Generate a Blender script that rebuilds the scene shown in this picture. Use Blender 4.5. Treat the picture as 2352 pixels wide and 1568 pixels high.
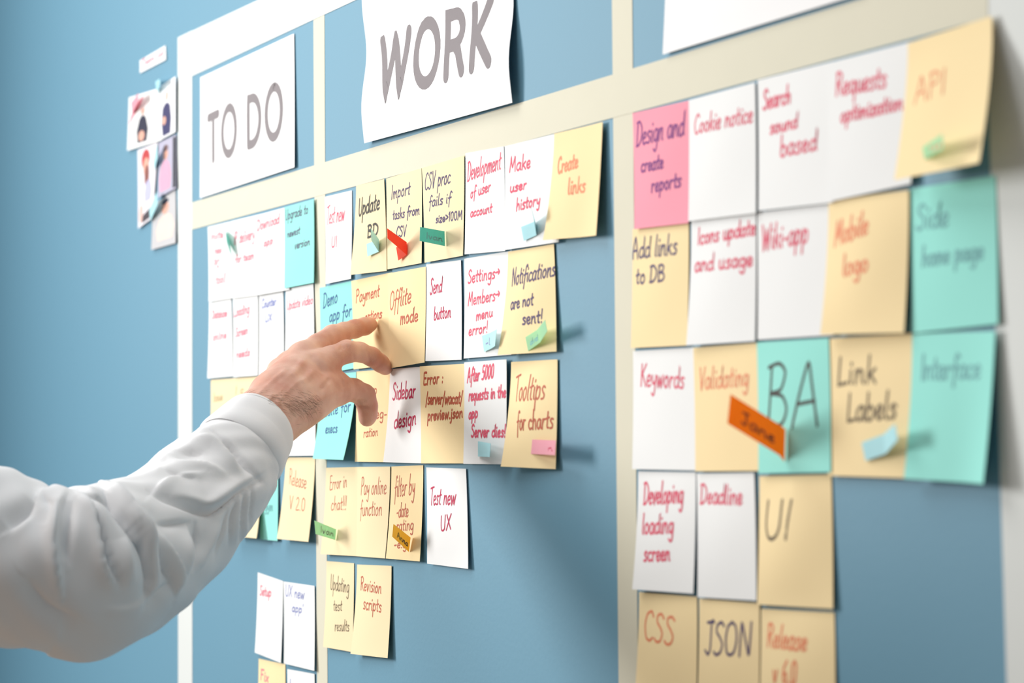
import bpy, math, random
import numpy as np
from mathutils import Vector
S = bpy.context.scene
for o in list(bpy.data.objects): bpy.data.objects.remove(o)
COL = S.collection
random.seed(7); RNG = np.random.default_rng(7)

# ---------------------------------------------------------------- camera
W_, H_ = 2352, 1568
F = 5422.7
PHI, TH, ROLL = 0.449759, 0.0414888, 0.00768956
D = 0.736                      # camera to wall distance (m)
CZ = 1.45                      # camera height
f0 = Vector((-math.cos(PHI)*math.cos(TH), math.sin(PHI)*math.cos(TH), math.sin(TH)))
r0 = Vector((math.sin(PHI), math.cos(PHI), 0)); u0 = r0.cross(f0)
RT = r0*math.cos(ROLL) - u0*math.sin(ROLL); UP = u0*math.cos(ROLL) + r0*math.sin(ROLL)
CAM = Vector((0, -D, CZ))
cd = bpy.data.cameras.new('camera'); cam = bpy.data.objects.new('camera', cd); COL.objects.link(cam)
from mathutils import Matrix
m = Matrix((RT, UP, -f0)).transposed().to_4x4(); m.translation = CAM
cam.matrix_world = m
cd.sensor_width = 36; cd.lens = 36*F/W_; cd.clip_start = .02
cd.dof.use_dof = True; cd.dof.focus_distance = 1.83; cd.dof.aperture_fstop = 7.2; cd.dof.aperture_blades = 0
S.camera = cam

# ---------------------------------------------------------------- light
w = bpy.data.worlds.new('room_light'); S.world = w; w.use_nodes = True
bg = w.node_tree.nodes['Background']; bg.inputs[0].default_value = (1.0, .985, .97, 1); bg.inputs[1].default_value = 0.23
def area(name, loc, target, size, power, col):
    l = bpy.data.lights.new(name, 'AREA'); l.shape = 'RECTANGLE'; l.size, l.size_y = size; l.energy = power; l.color = col
    o = bpy.data.objects.new(name, l); COL.objects.link(o); o.location = loc
    o.rotation_euler = (Vector(target)-Vector(loc)).to_track_quat('-Z', 'Y').to_euler(); return o
area('window_daylight', (-3.30, -1.60, 1.95), (0, -1.60, 1.95), (.85, .85), 84, (1.0, .985, .96))
area('ceiling_panel_light', (-1.9, -1.0, 2.80), (-1.9, -1.0, 0), (1.2, 1.2), 22, (1.0, .98, .95))
S.view_settings.view_transform = 'Standard'; S.view_settings.look = 'None'
S.view_settings.exposure = 0; S.view_settings.gamma = 1; S.view_settings.use_curve_mapping = False

# ---------------------------------------------------------------- helpers
def ray(px, py): return f0 + RT*((px-W_/2)/F) - UP*((py-H_/2)/F)
def on_lift(px, py, lift=0.0):            # point on the plane `lift` metres in front of the wall
    d = ray(px, py); return CAM + d*((D-lift)/d.y)
def at_depth(px, py, z): return CAM + ray(px, py)*z
def at_x(px, py, X):                      # point of the sight line over wall abscissa X
    d = ray(px, py); return CAM + d*(X/d.x)
def to_px(p):
    q = p-np.array(CAM); z = q@np.array(f0)
    return W_/2+F*(q@np.array(RT))/z, H_/2-F*(q@np.array(UP))/z
def srgb(r, g, b):
    def c(v):
        v /= 255.; return v/12.92 if v <= .04045 else ((v+.055)/1.055)**2.4
    return (c(r), c(g), c(b), 1)
def mesh(name, verts, faces, mat, parent=None, smooth=True):
    me = bpy.data.meshes.new(name); me.from_pydata([tuple(v) for v in verts], [], [tuple(f) for f in faces]); me.update()
    if smooth: me.polygons.foreach_set('use_smooth', [True]*len(me.polygons))
    o = bpy.data.objects.new(name, me); COL.objects.link(o)
    if mat: me.materials.append(mat)
    if parent: o.parent = parent; o.matrix_parent_inverse = Matrix.Translation(-parent.location) if parent.type == 'EMPTY' or parent.location.length else Matrix()
    return o
def tag(o, label=None, cat=None, group=None, kind=None):
    if label: o['label'] = label
    if cat: o['category'] = cat
    if group: o['group'] = group
    if kind: o['kind'] = kind
    return o
def localize(o, base):                    # put a mesh's origin at base
    me = o.data
    co = np.empty(len(me.vertices)*3); me.vertices.foreach_get('co', co)
    co = co.reshape(-1, 3)-np.array(base); me.vertices.foreach_set('co', co.ravel()); me.update(); o.location = base

def material(name, col, rough=.85, noise=.03, nscale=60, bump=0., bscale=400, transl=0., transp=0., sheen=0., spec=.3):
    mt = bpy.data.materials.new(name); mt.use_nodes = True; nt = mt.node_tree; N = nt.nodes; L = nt.links
    b = N['Principled BSDF']; b.inputs['Roughness'].default_value = rough
    b.inputs['Specular IOR Level'].default_value = spec
    tc = N.new('ShaderNodeTexCoord'); nz = N.new('ShaderNodeTexNoise'); nz.inputs['Scale'].default_value = nscale; nz.inputs['Detail'].default_value = 4
    L.new(tc.outputs['Object'], nz.inputs['Vector'])
    mx = N.new('ShaderNodeMix'); mx.data_type = 'RGBA'
    mx.inputs[6].default_value = tuple(max(0, c*(1-noise)) for c in col[:3])+(1,)
    mx.inputs[7].default_value = tuple(min(1, c*(1+noise)) for c in col[:3])+(1,)
    L.new(nz.outputs['Fac'], mx.inputs[0]); L.new(mx.outputs[2], b.inputs['Base Color'])
    if bump:
        n2 = N.new('ShaderNodeTexNoise'); n2.inputs['Scale'].default_value = bscale; n2.inputs['Detail'].default_value = 5
        L.new(tc.outputs['Object'], n2.inputs['Vector'])
        bp = N.new('ShaderNodeBump'); bp.inputs['Strength'].default_value = bump; bp.inputs['Distance'].default_value = .001
        L.new(n2.outputs['Fac'], bp.inputs['Height']); L.new(bp.outputs[0], b.inputs['Normal'])
    out = N['Material Output']; last = b.outputs[0]
    if transl:
        t = N.new('ShaderNodeBsdfTranslucent'); L.new(mx.outputs[2], t.inputs[0]); ms = N.new('ShaderNodeMixShader'); ms.inputs[0].default_value = transl
        L.new(last, ms.inputs[1]); L.new(t.outputs[0], ms.inputs[2]); last = ms.outputs[0]
    if transp:
        t = N.new('ShaderNodeBsdfTransparent'); ms = N.new('ShaderNodeMixShader'); ms.inputs[0].default_value = transp
        L.new(last, ms.inputs[1]); L.new(t.outputs[0], ms.inputs[2]); last = ms.outputs[0]
    L.new(last, out.inputs[0])
    return mt

M = {
 'wall': material('blue_wall_paint', (.138, .305, .42, 1), .6, .035, 2.2, .12, 260, spec=.28),
 'floor': material('oak_floor', (.46, .33, .23, 1), .5, .15, 8),
 'tape': material('cream_masking_tape', (.745, .715, .575, 1), .7, .02, 30, .06, 900, transp=.10),
 'wtape': material('white_masking_tape', (.76, .79, .775, 1), .7, .02, 30, .06, 900, transp=.06),
 'white': material('white_note_paper', (.86, .87, .87, 1), .9, .012, 25),
 'sheet': material('white_office_paper', (.90, .90, .91, 1), .9, .01, 25),
 'yellow': material('pale_yellow_note_paper', (.93, .745, .43, 1), .9, .02, 22),
 'yellow2': material('light_yellow_note_paper', (.88, .74, .475, 1), .9, .02, 22),
 'cyan': material('cyan_note_paper', (.31, .76, .70, 1), .9, .015, 22),
 'teal': material('teal_note_paper', (.335, .79, .71, 1), .9, .015, 22),
 'pink': material('pink_note_paper', (.93, .35, .44, 1), .9, .02, 22),
 'red_ink': material('red_marker', (.70, .085, .15, 1), .7, .25, 500),
 'magenta_ink': material('dark_red_marker', (.50, .02, .08, 1), .7, .2, 500),
 'rust_ink': material('brick_red_marker', (.50, .11, .055, 1), .7, .25, 500),
 'orange_ink': material('orange_red_marker', (.80, .26, .13, 1), .7, .2, 500),
 'violet_ink': material('violet_pen', (.085, .06, .14, 1), .7, .3, 500),
 'blue_ink': material('blue_pen', (.04, .12, .30, 1), .7, .2, 500),
 'lilac_ink': material('faint_blue_pen', (.24, .27, .52, 1), .7, .2, 500),
 'faint_red': material('faint_red_pen', (.72, .22, .28, 1), .7, .2, 500),
 'faint_tan': material('faint_brown_pen', (.60, .46, .25, 1), .7, .2, 500),
 'faint_grey': material('faint_grey_pen', (.16, .42, .42, 1), .7, .2, 500),
 'black_ink': material('black_marker', (.045, .04, .035, 1), .7, .3, 500),
 'brown_ink': material('grey_brown_marker', (.17, .125, .07, 1), .7, .2, 500),
 'purple_ink': material('purple_marker', (.20, .03, .20, 1), .7, .2, 500),
 'grey_print': material('grey_printed_ink', (.25, .225, .235, 1), .8, .05, 60),
 'f_aqua': material('light_aqua_flag', (.55, .87, .88, 1), .8, .02, 60, transl=.2),
 'f_blue': material('light_blue_flag', (.50, .82, .88, 1), .8, .02, 60, transl=.2),
 'f_green': material('light_green_flag', (.58, .88, .62, 1), .8, .02, 60, transl=.5),
 'f_teal': material('teal_flag', (.22, .62, .54, 1), .8, .02, 60, transl=.6),
 'f_red': material('coral_red_flag', (.88, .17, .10, 1), .8, .02, 60, transl=.6),
 'f_pink': material('pink_flag', (.86, .40, .48, 1), .8, .02, 60, transl=.2),
 'f_orange': material('orange_flag', (1.0, .40, .05, 1), .8, .02, 60, transl=.6),
 'f_gold': material('golden_flag', (.86, .60, .13, 1), .8, .02, 60, transl=.6),
}

# ---------------------------------------------------------------- the wall and the floor
def box(name, x0, x1, y0, y1, z0, z1, mat):
    v = [(x, y, z) for x in (x0, x1) for y in (y0, y1) for z in (z0, z1)]
    f = [(0,1,3,2),(4,6,7,5),(0,4,5,1),(2,3,7,6),(0,2,6,4),(1,5,7,3)]
    return mesh(name, v, f, mat, smooth=False)
tag(box('wall_back', -7.0, 1.6, 0.0, .12, 0, 2.9, M['wall']), kind='structure')
tag(box('wall_left', -3.47, -3.35, -3.4, 0.0, 0, 2.9, M['wall']), kind='structure')
tag(box('floor', -7.0, 1.6, -3.4, 0.12, -.05, 0, M['floor']), kind='structure')

# ---------------------------------------------------------------- paper sheets
def lerp(a, b, t): return a+(b-a)*t
class Sheet:
    """a paper whose four corners are known in 3-D; v=0 is the glued top edge"""
    def __init__(s, q, base=.0005, lift=None, thick=.00022, maxlift=.030, bow=0., curl=0., power=1.7, minlift=.0022, wave=0.):
        s.q = [np.array(p, float) for p in q]; s.base = base; s.bow = bow; s.curl = curl; s.power = power; s.thick = thick; s.wave = wave
        TL, TR, BR, BL = q
        s.TL = on_lift(*TL, base); s.TR = on_lift(*TR, base)
        def bottom(p, top):
            L = -at_x(p[0], p[1], top.x).y
            return min(max(L, base+minlift), maxlift)
        s.lBL, s.lBR = (bottom(BL, s.TL), bottom(BR, s.TR)) if lift is None else lift
        s.place()
    def place(s):
        s.BR = on_lift(s.q[2][0], s.q[2][1], s.lBR); s.BL = on_lift(s.q[3][0], s.q[3][1], s.lBL)
    def P(s, u, v):
        t = s.TL.lerp(s.TR, u); b = s.BL.lerp(s.BR, u)
        p = t.lerp(b, v)
        # glued near the top: the paper leaves the wall progressively
        lift_lin = lerp(s.base, -b.y, v)
        lift = lerp(s.base, -b.y, v**s.power if v > 0 else 0)
        p.y = -lift
        p.x += (lift_lin-lift)*0.0
        p.y -= s.bow*math.sin(math.pi*u)*math.sin(math.pi*min(1, v*1.05))*1.0
        if s.curl: p.y -= s.curl*max(0, (u-.55)/.45)**2*(0.25+.75*v)
        if s.wave: p.y -= s.wave*(1+math.sin(v*9+1.0))*.5*(.3+.7*abs(2*u-1))
        return p
    def nrm(s, u, v):
        e = .01
        a = s.P(min(1, u+e), v)-s.P(max(0, u-e), v); b = s.P(u, min(1, v+e))-s.P(u, max(0, v-e))
        n = a.cross(b); n.normalize()
        return n if n.y < 0 else -n
    def uv(s, x, y):
        # inverse bilinear of the picture quad
        TL, TR, BR, BL = s.q; u = v = .5
        for _ in range(8):
            p = (TL*(1-u)+TR*u)*(1-v)+(BL*(1-u)+BR*u)*v
            du = (TR-TL)*(1-v)+(BR-BL)*v; dv = (BL-TL)*(1-u)+(BR-TR)*u
            J = np.array([du, dv]).T; d = np.linalg.solve(J, np.array([x, y])-p); u += d[0]; v += d[1]
        return min(max(u, .01), .995), min(max(v, .01), .995)
    def build(s, name, mat, nu=9, nv=14):
        V = []; Fc = []
        for j in range(nv+1):
            for i in range(nu+1):
                u, v = i/nu, j/nv
                V.append(s.P(u, v))
        n = len(V)
        for j in range(nv+1):
            for i in range(nu+1):
                u, v = i/nu, j/nv
                V.append(s.P(u, v)-s.nrm(u, v)*s.thick)
        k = nu+1
        for j in range(nv):
            for i in range(nu):
                a = j*k+i
                Fc.append((a, a+k, a+k+1, a+1)); Fc.append((n+a, n+a+1, n+a+k+1, n+a+k))
        rim = [i for i in range(k)]+[j*k+nu for j in range(1, nv+1)]+[nv*k+i for i in range(nu-1, -1, -1)]+[j*k for j in range(nv-1, 0, -1)]
        b0 = len(V)
        for a in rim: V.append(V[a].copy()); V.append(V[n+a].copy())
        for i in range(len(rim)):
            a = b0+2*i; b = b0+2*((i+1) % len(rim)); Fc.append((a, b, b+1, a+1))
        base = s.TL.lerp(s.TR, .5)
        o = mesh(name, V, Fc, mat); localize(o, base)
        return o

# ---------------------------------------------------------------- stroke font (x, baseline 0, x-height 5, caps 10)
G = {
'a':(5.2,"4.5,4.5 2.5,5.2 .7,3.6 .6,1.2 2,0 3.6,1 4.4,4.6 4.4,1.2 5.2,.1"),
'b':(5,"1,10 .8,5 .8,.6 2.6,-.1 4.3,1.4 4.2,3.9 2.5,4.9 .9,3.4"),
'c':(4.4,"4,4.3 2.5,5 .9,3.8 .6,1.5 2,0 4,.7"),
'd':(5.2,"4.3,4 2.6,5 .8,3.7 .6,1.3 2,0 3.6,.8 4.5,3 4.8,10 4.5,3 4.7,.8 5.2,.2"),
'e':(4.4,"0.7,2.3 3.4,2.9 3.6,4.3 2.3,5.1 .8,3.9 .6,1.4 2,0 4,.8"),
'f':(3.8,"4.4,9 3.4,10 2.3,8.8 1.9,4 1.3,-3.4;.4,4.4 3.8,4.9"),
'g':(5,"4.3,4.4 2.4,5.1 .7,3.7 .8,1.2 2.2,.2 3.7,1.4 4.4,4.6 4.1,-2.6 2.6,-4 1,-3"),
'h':(5,"1.1,10 .7,0;.8,2.4 2.3,4.8 3.8,4.6 4.1,2.6 4.2,0"),
'i':(2,"1,4.9 .9,1 1.6,.1;1.1,7.2 1.2,7.6"),
'j':(2.4,"1.6,4.9 1.3,-2.6 -.2,-3.9;1.6,7.2 1.7,7.6"),
'k':(4.6,"1.1,10 .8,0;4,5 .9,2.3 2.2,2.6 4.3,0"),
'l':(2.2,"1.3,10 .9,3 1,.8 1.8,0"),
'm':(7,".7,5 .7,0;.7,2.5 1.9,4.8 3,4.6 3.2,0;3.3,2.8 4.7,4.9 5.8,4.5 6,1 6.6,.1"),
'n':(5,".8,5 .7,0;.8,2.5 2.2,4.8 3.7,4.5 3.9,1 4.6,.1"),
'o':(4.8,"2.5,5 .8,3.7 .7,1.3 2.2,0 3.9,1.3 4,3.8 2.5,5 3.4,4.9"),
'p':(5,".9,5.4 .5,-4;.9,3 2.4,5 4.1,4.3 4.1,1.4 2.4,.2 .8,1.2"),
'q':(5,"4.3,4.4 2.4,5.1 .7,3.7 .8,1.2 2.2,.2 3.7,1.4 4.4,4.8 4.1,-4"),
'r':(3.8,".8,5 .7,0;.8,2.6 2,4.7 3.6,4.8"),
's':(4,"3.6,4.6 2.2,5.1 .9,4.1 2,2.8 3.3,1.8 2.8,.3 .6,.2"),
't':(3.4,"1.8,8.5 1.5,2 1.8,.4 3,.3;.2,5 3.4,5.6"),
'u':(5,".8,5 .7,1.5 1.8,0 3.4,.8 4.1,5 4.1,1.2 4.9,.1"),
'v':(4.4,".5,5 2,0 3.9,5.2"),
'w':(6.4,".5,5 1.6,0 3.2,4.4 4.3,0 6,5.3"),
'x':(4.4,".6,5 4,0;4,5 .5,0"),
'y':(4.8,".7,5 1,2.2 2.2,1.4 3.6,2.6;4.3,5 3.6,-2.4 2.2,-4 .8,-3.2"),
'z':(4.4,".7,4.8 3.8,4.8 .6,.2 4,.1"),
'A':(6.6,".4,0 2.2,7 3.2,10 4.3,7 6,0;1.4,3.6 5.2,3.9"),
'B':(6,".9,0 .9,5 1,9.6;.3,9.4 2.8,10 4.5,8.6 3.6,6 1.2,5.2 4.1,4.9 5.4,2.8 4.2,.5 .6,0"),
'C':(5.6,"5.2,8.6 4,10 1.8,8.6 .6,4.8 1.6,.8 3.6,0 5.3,1.2"),
'D':(6.4,"1,9.6 .9,0;.2,9.6 3,9.8 5.6,7 5.5,3 3.3,.3 .3,0"),
'E':(5,"4.6,9.8 1,9.7 .8,5 .9,.2 4.8,.2;.9,5.2 3.8,5.4"),
'F':(5,"1,9.7 .8,0;.6,9.8 4.8,9.9;.9,5.2 3.8,5.4"),
'G':(6,"5.2,8.6 4,10 1.8,8.6 .6,4.8 1.6,.8 3.6,0 5.3,1.2 5.3,4.2 3.4,4.2"),
'I':(2,"1.2,10 .9,0"),
'J':(4.6,"1,9.8 4.6,10 3.4,9.9 3.2,2 2,0 .3,1.2"),
'K':(5.8,"1,10 .8,0;5.2,10 1,4.6 2.2,5 5.4,0"),
'L':(5,"1.1,10 .8,.6 1.4,.1 4.8,.5"),
'M':(7.4,".6,0 1.4,6 1.8,9.8 2.6,6 3.6,3 5,7 6,10 6.2,6 6.6,0"),
'N':(6.4,".7,0 .9,6 1.1,9.8 2.4,7 5.2,.4 5.4,4 5.6,10"),
'O':(6.6,"3.3,10 1.4,8.8 .5,5 1.3,1.2 3.2,0 5.2,1.2 6,5 5.2,8.8 3.3,10"),
'P':(5.6,"1,10 .8,0;.4,9.6 3,10.1 4.9,8.2 4,5.6 1,4.9"),
'R':(5.8,"1,9.8 .8,0;.4,9.6 3,10.1 4.7,8.2 3.8,5.7 1,5.1 2.4,4.7 5.4,0"),
'S':(5.2,"4.8,8.8 3.4,10 1.4,9 1.3,7 3.2,5.2 4.5,3.2 3.6,.7 1.6,0 .3,1"),
'T':(5.6,".2,9.4 3,9.8 5.8,10.2;3,9.8 2.8,0"),
'U':(6,".8,10 .8,4 1.4,.8 3,0 4.6,1 5.2,4 5.3,10"),
'V':(5.4,".4,10 1.8,4 2.6,0 3.6,4 5.2,10"),
'W':(8,".4,10 1.4,5 2.2,0 3.2,4 4,8 4.8,4 5.6,0 6.6,5 7.6,10"),
'X':(5.4,".6,10 5,0;5,10 .4,0"),
'0':(5,"2.6,9.8 .9,8 .8,2 2.4,0 4,2 4.1,8 2.6,9.8"),
'1':(2.6,".4,7.6 1.6,10 1.4,0"),
'2':(4.8,".7,8 2.4,9.8 4,8 3.4,5 .5,.2 4.4,.3"),
'4':(4.8,"3,9.8 .5,3.4 4.4,3.5;3.2,5.6 3,0"),
'5':(4.6,"4.2,9.7 1.2,9.6 1,5.6 3,5.8 4,3.6 3,.4 .5,.5"),
'6':(4.8,"3.6,9.8 1.3,6.6 .8,2.4 2.2,0 3.9,1.6 3.4,4.2 1,3.4"),
'!':(1.8,"1.2,10 .9,3;.9,.4 .9,0"),'.':(1.6,".6,.3 .8,0"),':':(2.4,"1,4.2 1.1,3.8;.9,.6 1,.2"),
'-':(3.4,".4,2.8 2.9,3.1"),'/':(3.2,".3,-2 2.9,10"),'?':(4,".5,8.6 2,10 3.4,8.2 2,5.4 1.9,3;1.8,.4 1.9,0"),
'>':(4.6,".6,7 4,4.6 .6,2.4"),'@':(5,".2,4.2 4.6,4.6;3,6.6 4.7,4.6 3.4,2.8"),"'":(1.4,".8,10 .7,8"),' ':(3,""),
}
# upright capitals for the printed signs
GP = dict(G)
def ell(cx, cy, rx, ry, a0=0, a1=360, n=28):
    return ' '.join('%.2f,%.2f' % (cx+rx*math.cos(math.radians(a0+(a1-a0)*i/n)), cy+ry*math.sin(math.radians(a0+(a1-a0)*i/n))) for i in range(n+1))
GP['O'] = (8.6, ell(4.3, 5, 3.3, 4.4, 90, 450)); GP['T'] = (6.6, ".9,9.25 5.9,9.25;3.4,9.2 3.4,.7")
GP['D'] = (8.0, "1.4,.8 1.4,9.2 3,9.2 "+ell(3.0, 5, 3.7, 4.2, 82, -82, 16)+" 3,.8 1.4,.8")
GP['W'] = (10.4, ".9,9.2 3.0,.9 5.2,8.9 7.3,.9 9.5,9.2"); GP['R'] = (7.2, "1.4,.6 1.4,9.2 3.3,9.2 "+ell(3.4, 7.0, 2.3, 2.2, 85, -85, 12)+" 3.3,4.8 1.6,4.8;3.6,4.8 4.6,3.9 6.1,.7")
GP['K'] = (7.2, "1.4,9.3 1.4,.7;5.9,9.4 2.1,5.1 6.3,.7"); GP[' '] = (2.6, "")

def smooth(pts, n=5):
    P = [np.array(p) for p in pts]
    if len(P) < 3: return [P[0]+(P[-1]-P[0])*t for t in (0, .5, 1)]
    out = []
    for i in range(len(P)-1):
        a = P[i-1] if i else P[i]; b = P[i]; c = P[i+1]; d = P[i+2] if i+2 < len(P) else P[i+1]
        for k in range(n):
            t = k/n
            out.append(b + .5*t*(c-a)*.85 + t*t*(-3*b+3*c-.85*.5*2*(c-a)-.85*.5*(d-b)) + t**3*(2*b-2*c+.85*.5*(c-a)+.85*.5*(d-b)))
    out.append(P[-1]); return out
def strokes(text, font, round_=True):
    x = 0; res = []
    for ch in text:
        adv, g = font.get(ch, font['-'])
        for seg in g.split(';'):
            if not seg: continue
            pts = [tuple(map(float, p.split(','))) for p in seg.split()]
            jx = 0
            if round_: pts = [(a+random.uniform(-.12, .12), b+random.uniform(-.15, .15)) for a, b in pts]
            pts = smooth(pts) if round_ else [np.array(p) for p in dense(pts)]
            res.append([p+np.array([x, 0]) for p in pts])
        x += adv+.55
    return x-.55, res
def dense(pts):
    out = []
    for a, b in zip(pts, pts[1:]):
        a = np.array(a); b = np.array(b); n = max(1, int(np.linalg.norm(b-a)/.6))
        for k in range(n): out.append(a+(b-a)*k/n)
    out.append(np.array(pts[-1])); return out

EPS = [0]
def ribbons(sheet, lines, width, font=G, slant=.10, rnd=True):
    """lines: (text, x0, y0, x1, y1, h0[, h1]) in picture units of the sheet -> ribbon faces lying on the paper"""
    V = []; Fc = []
    for ln in lines:
        text, x0, y0, x1, y1, h0 = ln[:6]; h1 = ln[6] if len(ln) > 6 else h0
        tw, st = strokes(text, font, rnd)
        for s_ in st:
            EPS[0] = (EPS[0]+1) % 9; off = .00006+.000008*EPS[0]
            P3 = []
            for gx, gy in s_:
                t = gx/tw; h = h0+(h1-h0)*t
                px = x0+(x1-x0)*t + slant*gy/10*h*.45; py = y0+(y1-y0)*t - gy/10*h
                P3.append(sheet.uv(px, py))
            C = [sheet.P(u, v) for u, v in P3]; Nn = [sheet.nrm(u, v) for u, v in P3]
            keep = [0]
            for i in range(1, len(C)):
                if (C[i]-C[keep[-1]]).length > width*.18: keep.append(i)
            if len(keep) < 2:
                C = [C[0], C[0]+Vector((width*.5, 0, 0))]; Nn = [Nn[0]]*2
            else: C = [C[i] for i in keep]; Nn = [Nn[i] for i in keep]
            n = len(C); hw = width/2; b0 = len(V); tang = []
            for i in range(n):
                t = C[min(n-1, i+1)]-C[max(0, i-1)]; t.normalize(); tang.append(t)
            # rounded caps
            def rowpts(c, t, nn, w, shift=0):
                sd = t.cross(nn); sd.normalize()
                return c+t*shift+nn*off+sd*w, c+t*shift+nn*off-sd*w
            rows = []
            for a in (80, 55, 28): rows.append(rowpts(C[0], tang[0], Nn[0], hw*math.cos(math.radians(a)), -hw*math.sin(math.radians(a))))
            for i in range(n):
                # mitre
                k = 1.0
                if 0 < i < n-1:
                    a = (C[i]-C[i-1]).normalized(); b = (C[i+1]-C[i]).normalized(); k = 1/max(.55, math.sqrt(max(0, (1+a.dot(b))/2)))
                rows.append(rowpts(C[i], tang[i], Nn[i], hw*k))
            for a in (28, 55, 80): rows.append(rowpts(C[-1], tang[-1], Nn[-1], hw*math.cos(math.radians(a)), hw*math.sin(math.radians(a))))
            for r in rows: V += list(r)
            for i in range(len(rows)-1):
                a = b0+2*i; Fc.append((a, a+1, a+3, a+2))
    return V, Fc
def child_mesh(name, V, Fc, mat, parent):
    loc = parent.location
    o = mesh(name, [v-loc for v in V], Fc, mat, smooth=False); o.parent = parent
    return o
def write(o, sheet, lines, ink, width=.0011, slant=.12, name='handwriting'):
    width = width*1.2 if width < .00165 else width
    V, Fc = ribbons(sheet, lines, width, G, slant)
    if V: child_mesh(name, V, Fc, M[ink], o)

# ---------------------------------------------------------------- tape
TW = .00016
def tape(p, mat, label, base):
    # p: four picture corners on the wall
    s = Sheet(p, base=base, lift=(base, base), thick=TW*.8)
    o = s.build('masking_tape', mat, 14, 14)
    return tag(o, label, 'tape', 'masking tape grid on the wall')
tape([(408.5,86),(441,70),(441.7,2250),(409.2,2250)], M['wtape'], 'white vertical tape strip left of the TO DO column', .0003)
tape([(719.8,46),(745,34),(755.5,2300),(732,2300)], M['tape'], 'narrow cream vertical tape between TO DO and WORK columns', .0003)
tape([(1402.6,-285),(1449.5,-310),(1472.5,2400),(1429,2400)], M['tape'], 'cream vertical tape right of the WORK column', .0003)
tape([(2242,-680),(2395,-750),(2500,2400),(2338,2400)], M['wtape'], 'wide white vertical tape at the right end of the board', .0003)
tape([(441,465),(2269,-91),(2269,42),(441,527)], M['tape'], 'long cream horizontal tape under the three headings', .0005)
tape([(408,86.5),(2395,-848),(2395,-733),(408,190)], M['wtape'], 'white horizontal tape along the top of the grid, above the TO DO heading', .0005)

# ---------------------------------------------------------------- notes
COLN = {'white': 'white', 'yellow': 'yellow', 'yellow2': 'pale yellow', 'cyan': 'cyan', 'teal': 'teal', 'pink': 'pink'}
NOTES = {}
def note_row(group, row):
    """row: list of dict(id, c, q, t lines, ink, label, tuck) placed left to right; tuck = slides under the next one"""
    sh = []
    for i, n in enumerate(row):
        q = [list(p) for p in n['q']]
        if n.get('tuck'):
            for a, b in ((1, 0), (2, 3)):
                dx = 9; k = (q[a][1]-q[b][1])/(q[a][0]-q[b][0]); q[a][0] += dx; q[a][1] += dx*k
        base = .0007 + .0006*(i % 2) if not n.get('stack') else .0007+.0006*n['stack']
        s = Sheet(q, base=base, bow=n.get('bow', .0012), curl=n.get('curl', 0.), lift=n.get('lift'), power=n.get('pow', 1.7))
        sh.append(s)
    for i in range(1, len(row)):          # each covering note lies over the one it covers
        if row[i-1].get('tuck') and sh[i].base < sh[i-1].base+.0006:
            sh[i].base = sh[i-1].base+.0006; sh[i].TL = on_lift(*sh[i].q[0], sh[i].base); sh[i].TR = on_lift(*sh[i].q[1], sh[i].base)
            sh[i].lBL = max(sh[i].lBL, sh[i].base+.002); sh[i].lBR = max(sh[i].lBR, sh[i].base+.002)
    for i in range(len(row)-1, 0, -1):
        if row[i-1].get('tuck'):
            L = sh[i].lBL; sh[i-1].lBR = min(sh[i-1].lBR, max(sh[i-1].base+.0004, L-.0012)); 
            sh[i-1].bow = min(sh[i-1].bow, .0006); sh[i].lBL = max(sh[i].lBL, sh[i-1].lBR+.0010)
            sh[i-1].place(); sh[i].place()
    for n, s in zip(row, sh):
        o = s.build('sticky_note', M[n['c']])
        tag(o, n['label'], 'sticky note', group)
        if n.get('t'): write(o, s, n['t'], n['ink'], n.get('w', .0012))
        NOTES[n['id']] = (s, o)

def N(id, c, q, t, ink, label, **k): return dict(id=id, c=c, q=q, t=t, ink=ink, label=label, **k)
GA, GB, GC = 'sticky notes in the TO DO column', 'sticky notes in the WORK column', 'sticky notes in the rightmost column'
FR = .0015
note_row(GA, [
 N('a1','white',[(477,521),(535,507),(535,684),(479,693)],[('Invite',484,551,513,545,17),('new',493,583,510,580,17),('PC',492,615,504,613,17),('tool!',496,652,519,647,20)],'faint_red','white note reading Invite new PC tool, top left corner of TO DO column',w=FR,tuck=1),
 N('a2','white',[(533,507),(592,493),(592,678),(533,685)],[('IP delivery',537,562,585,548,28),('for team',540,604,584,594,18)],'faint_red','white note reading IP delivery for team, right of the teal-flagged note',w=FR,tuck=1),
 N('a3','white',[(590,494),(655,476),(655,667),(590,678)],[('Download',590,530,642,512,24),('app',606,566,628,558,16)],'faint_red','white note reading Download app, left of the cyan note',w=FR,tuck=1),
 N('a4','cyan',[(653,476),(720.5,457),(720.5,649),(653,662)],[('Upgrade to',655,506,708,490,24),('newest',660,546,691,536,18),('version',679,572,712,562,18)],'violet_ink','cyan note reading Upgrade to newest version in top row of TO DO',w=.0010),
])
note_row(GA, [
 N('b1','white',[(480,694),(531,684),(534,864),(476,869)],[('Database',488,732,522,726,18),('online',490,782,521,776,18)],'faint_red','white note reading Database online, second row of TO DO',w=FR),
 N('b2','white',[(534.5,683),(592,673),(592,862),(535,866)],[('Loading',537,728,574,718,24),('Screen',541,774,571,766,20),('needs',543,822,575,816,18)],'faint_red','white note reading Loading Screen needs, second row of TO DO',w=FR),
 N('b3','white',[(594.5,674),(650,662),(652,860),(594,863)],[('Counter',601,708,635,700,20),('UX',610,740,626,736,16)],'lilac_ink','white note with pale blue writing Counter UX in TO DO column',w=FR),
 N('b4','white',[(656,663),(719.5,651),(721,858),(653,862)],[('Update video',659,712,718,697,22)],'faint_red','white note reading Update video just left of the cream tape',w=.0012),
])
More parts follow.
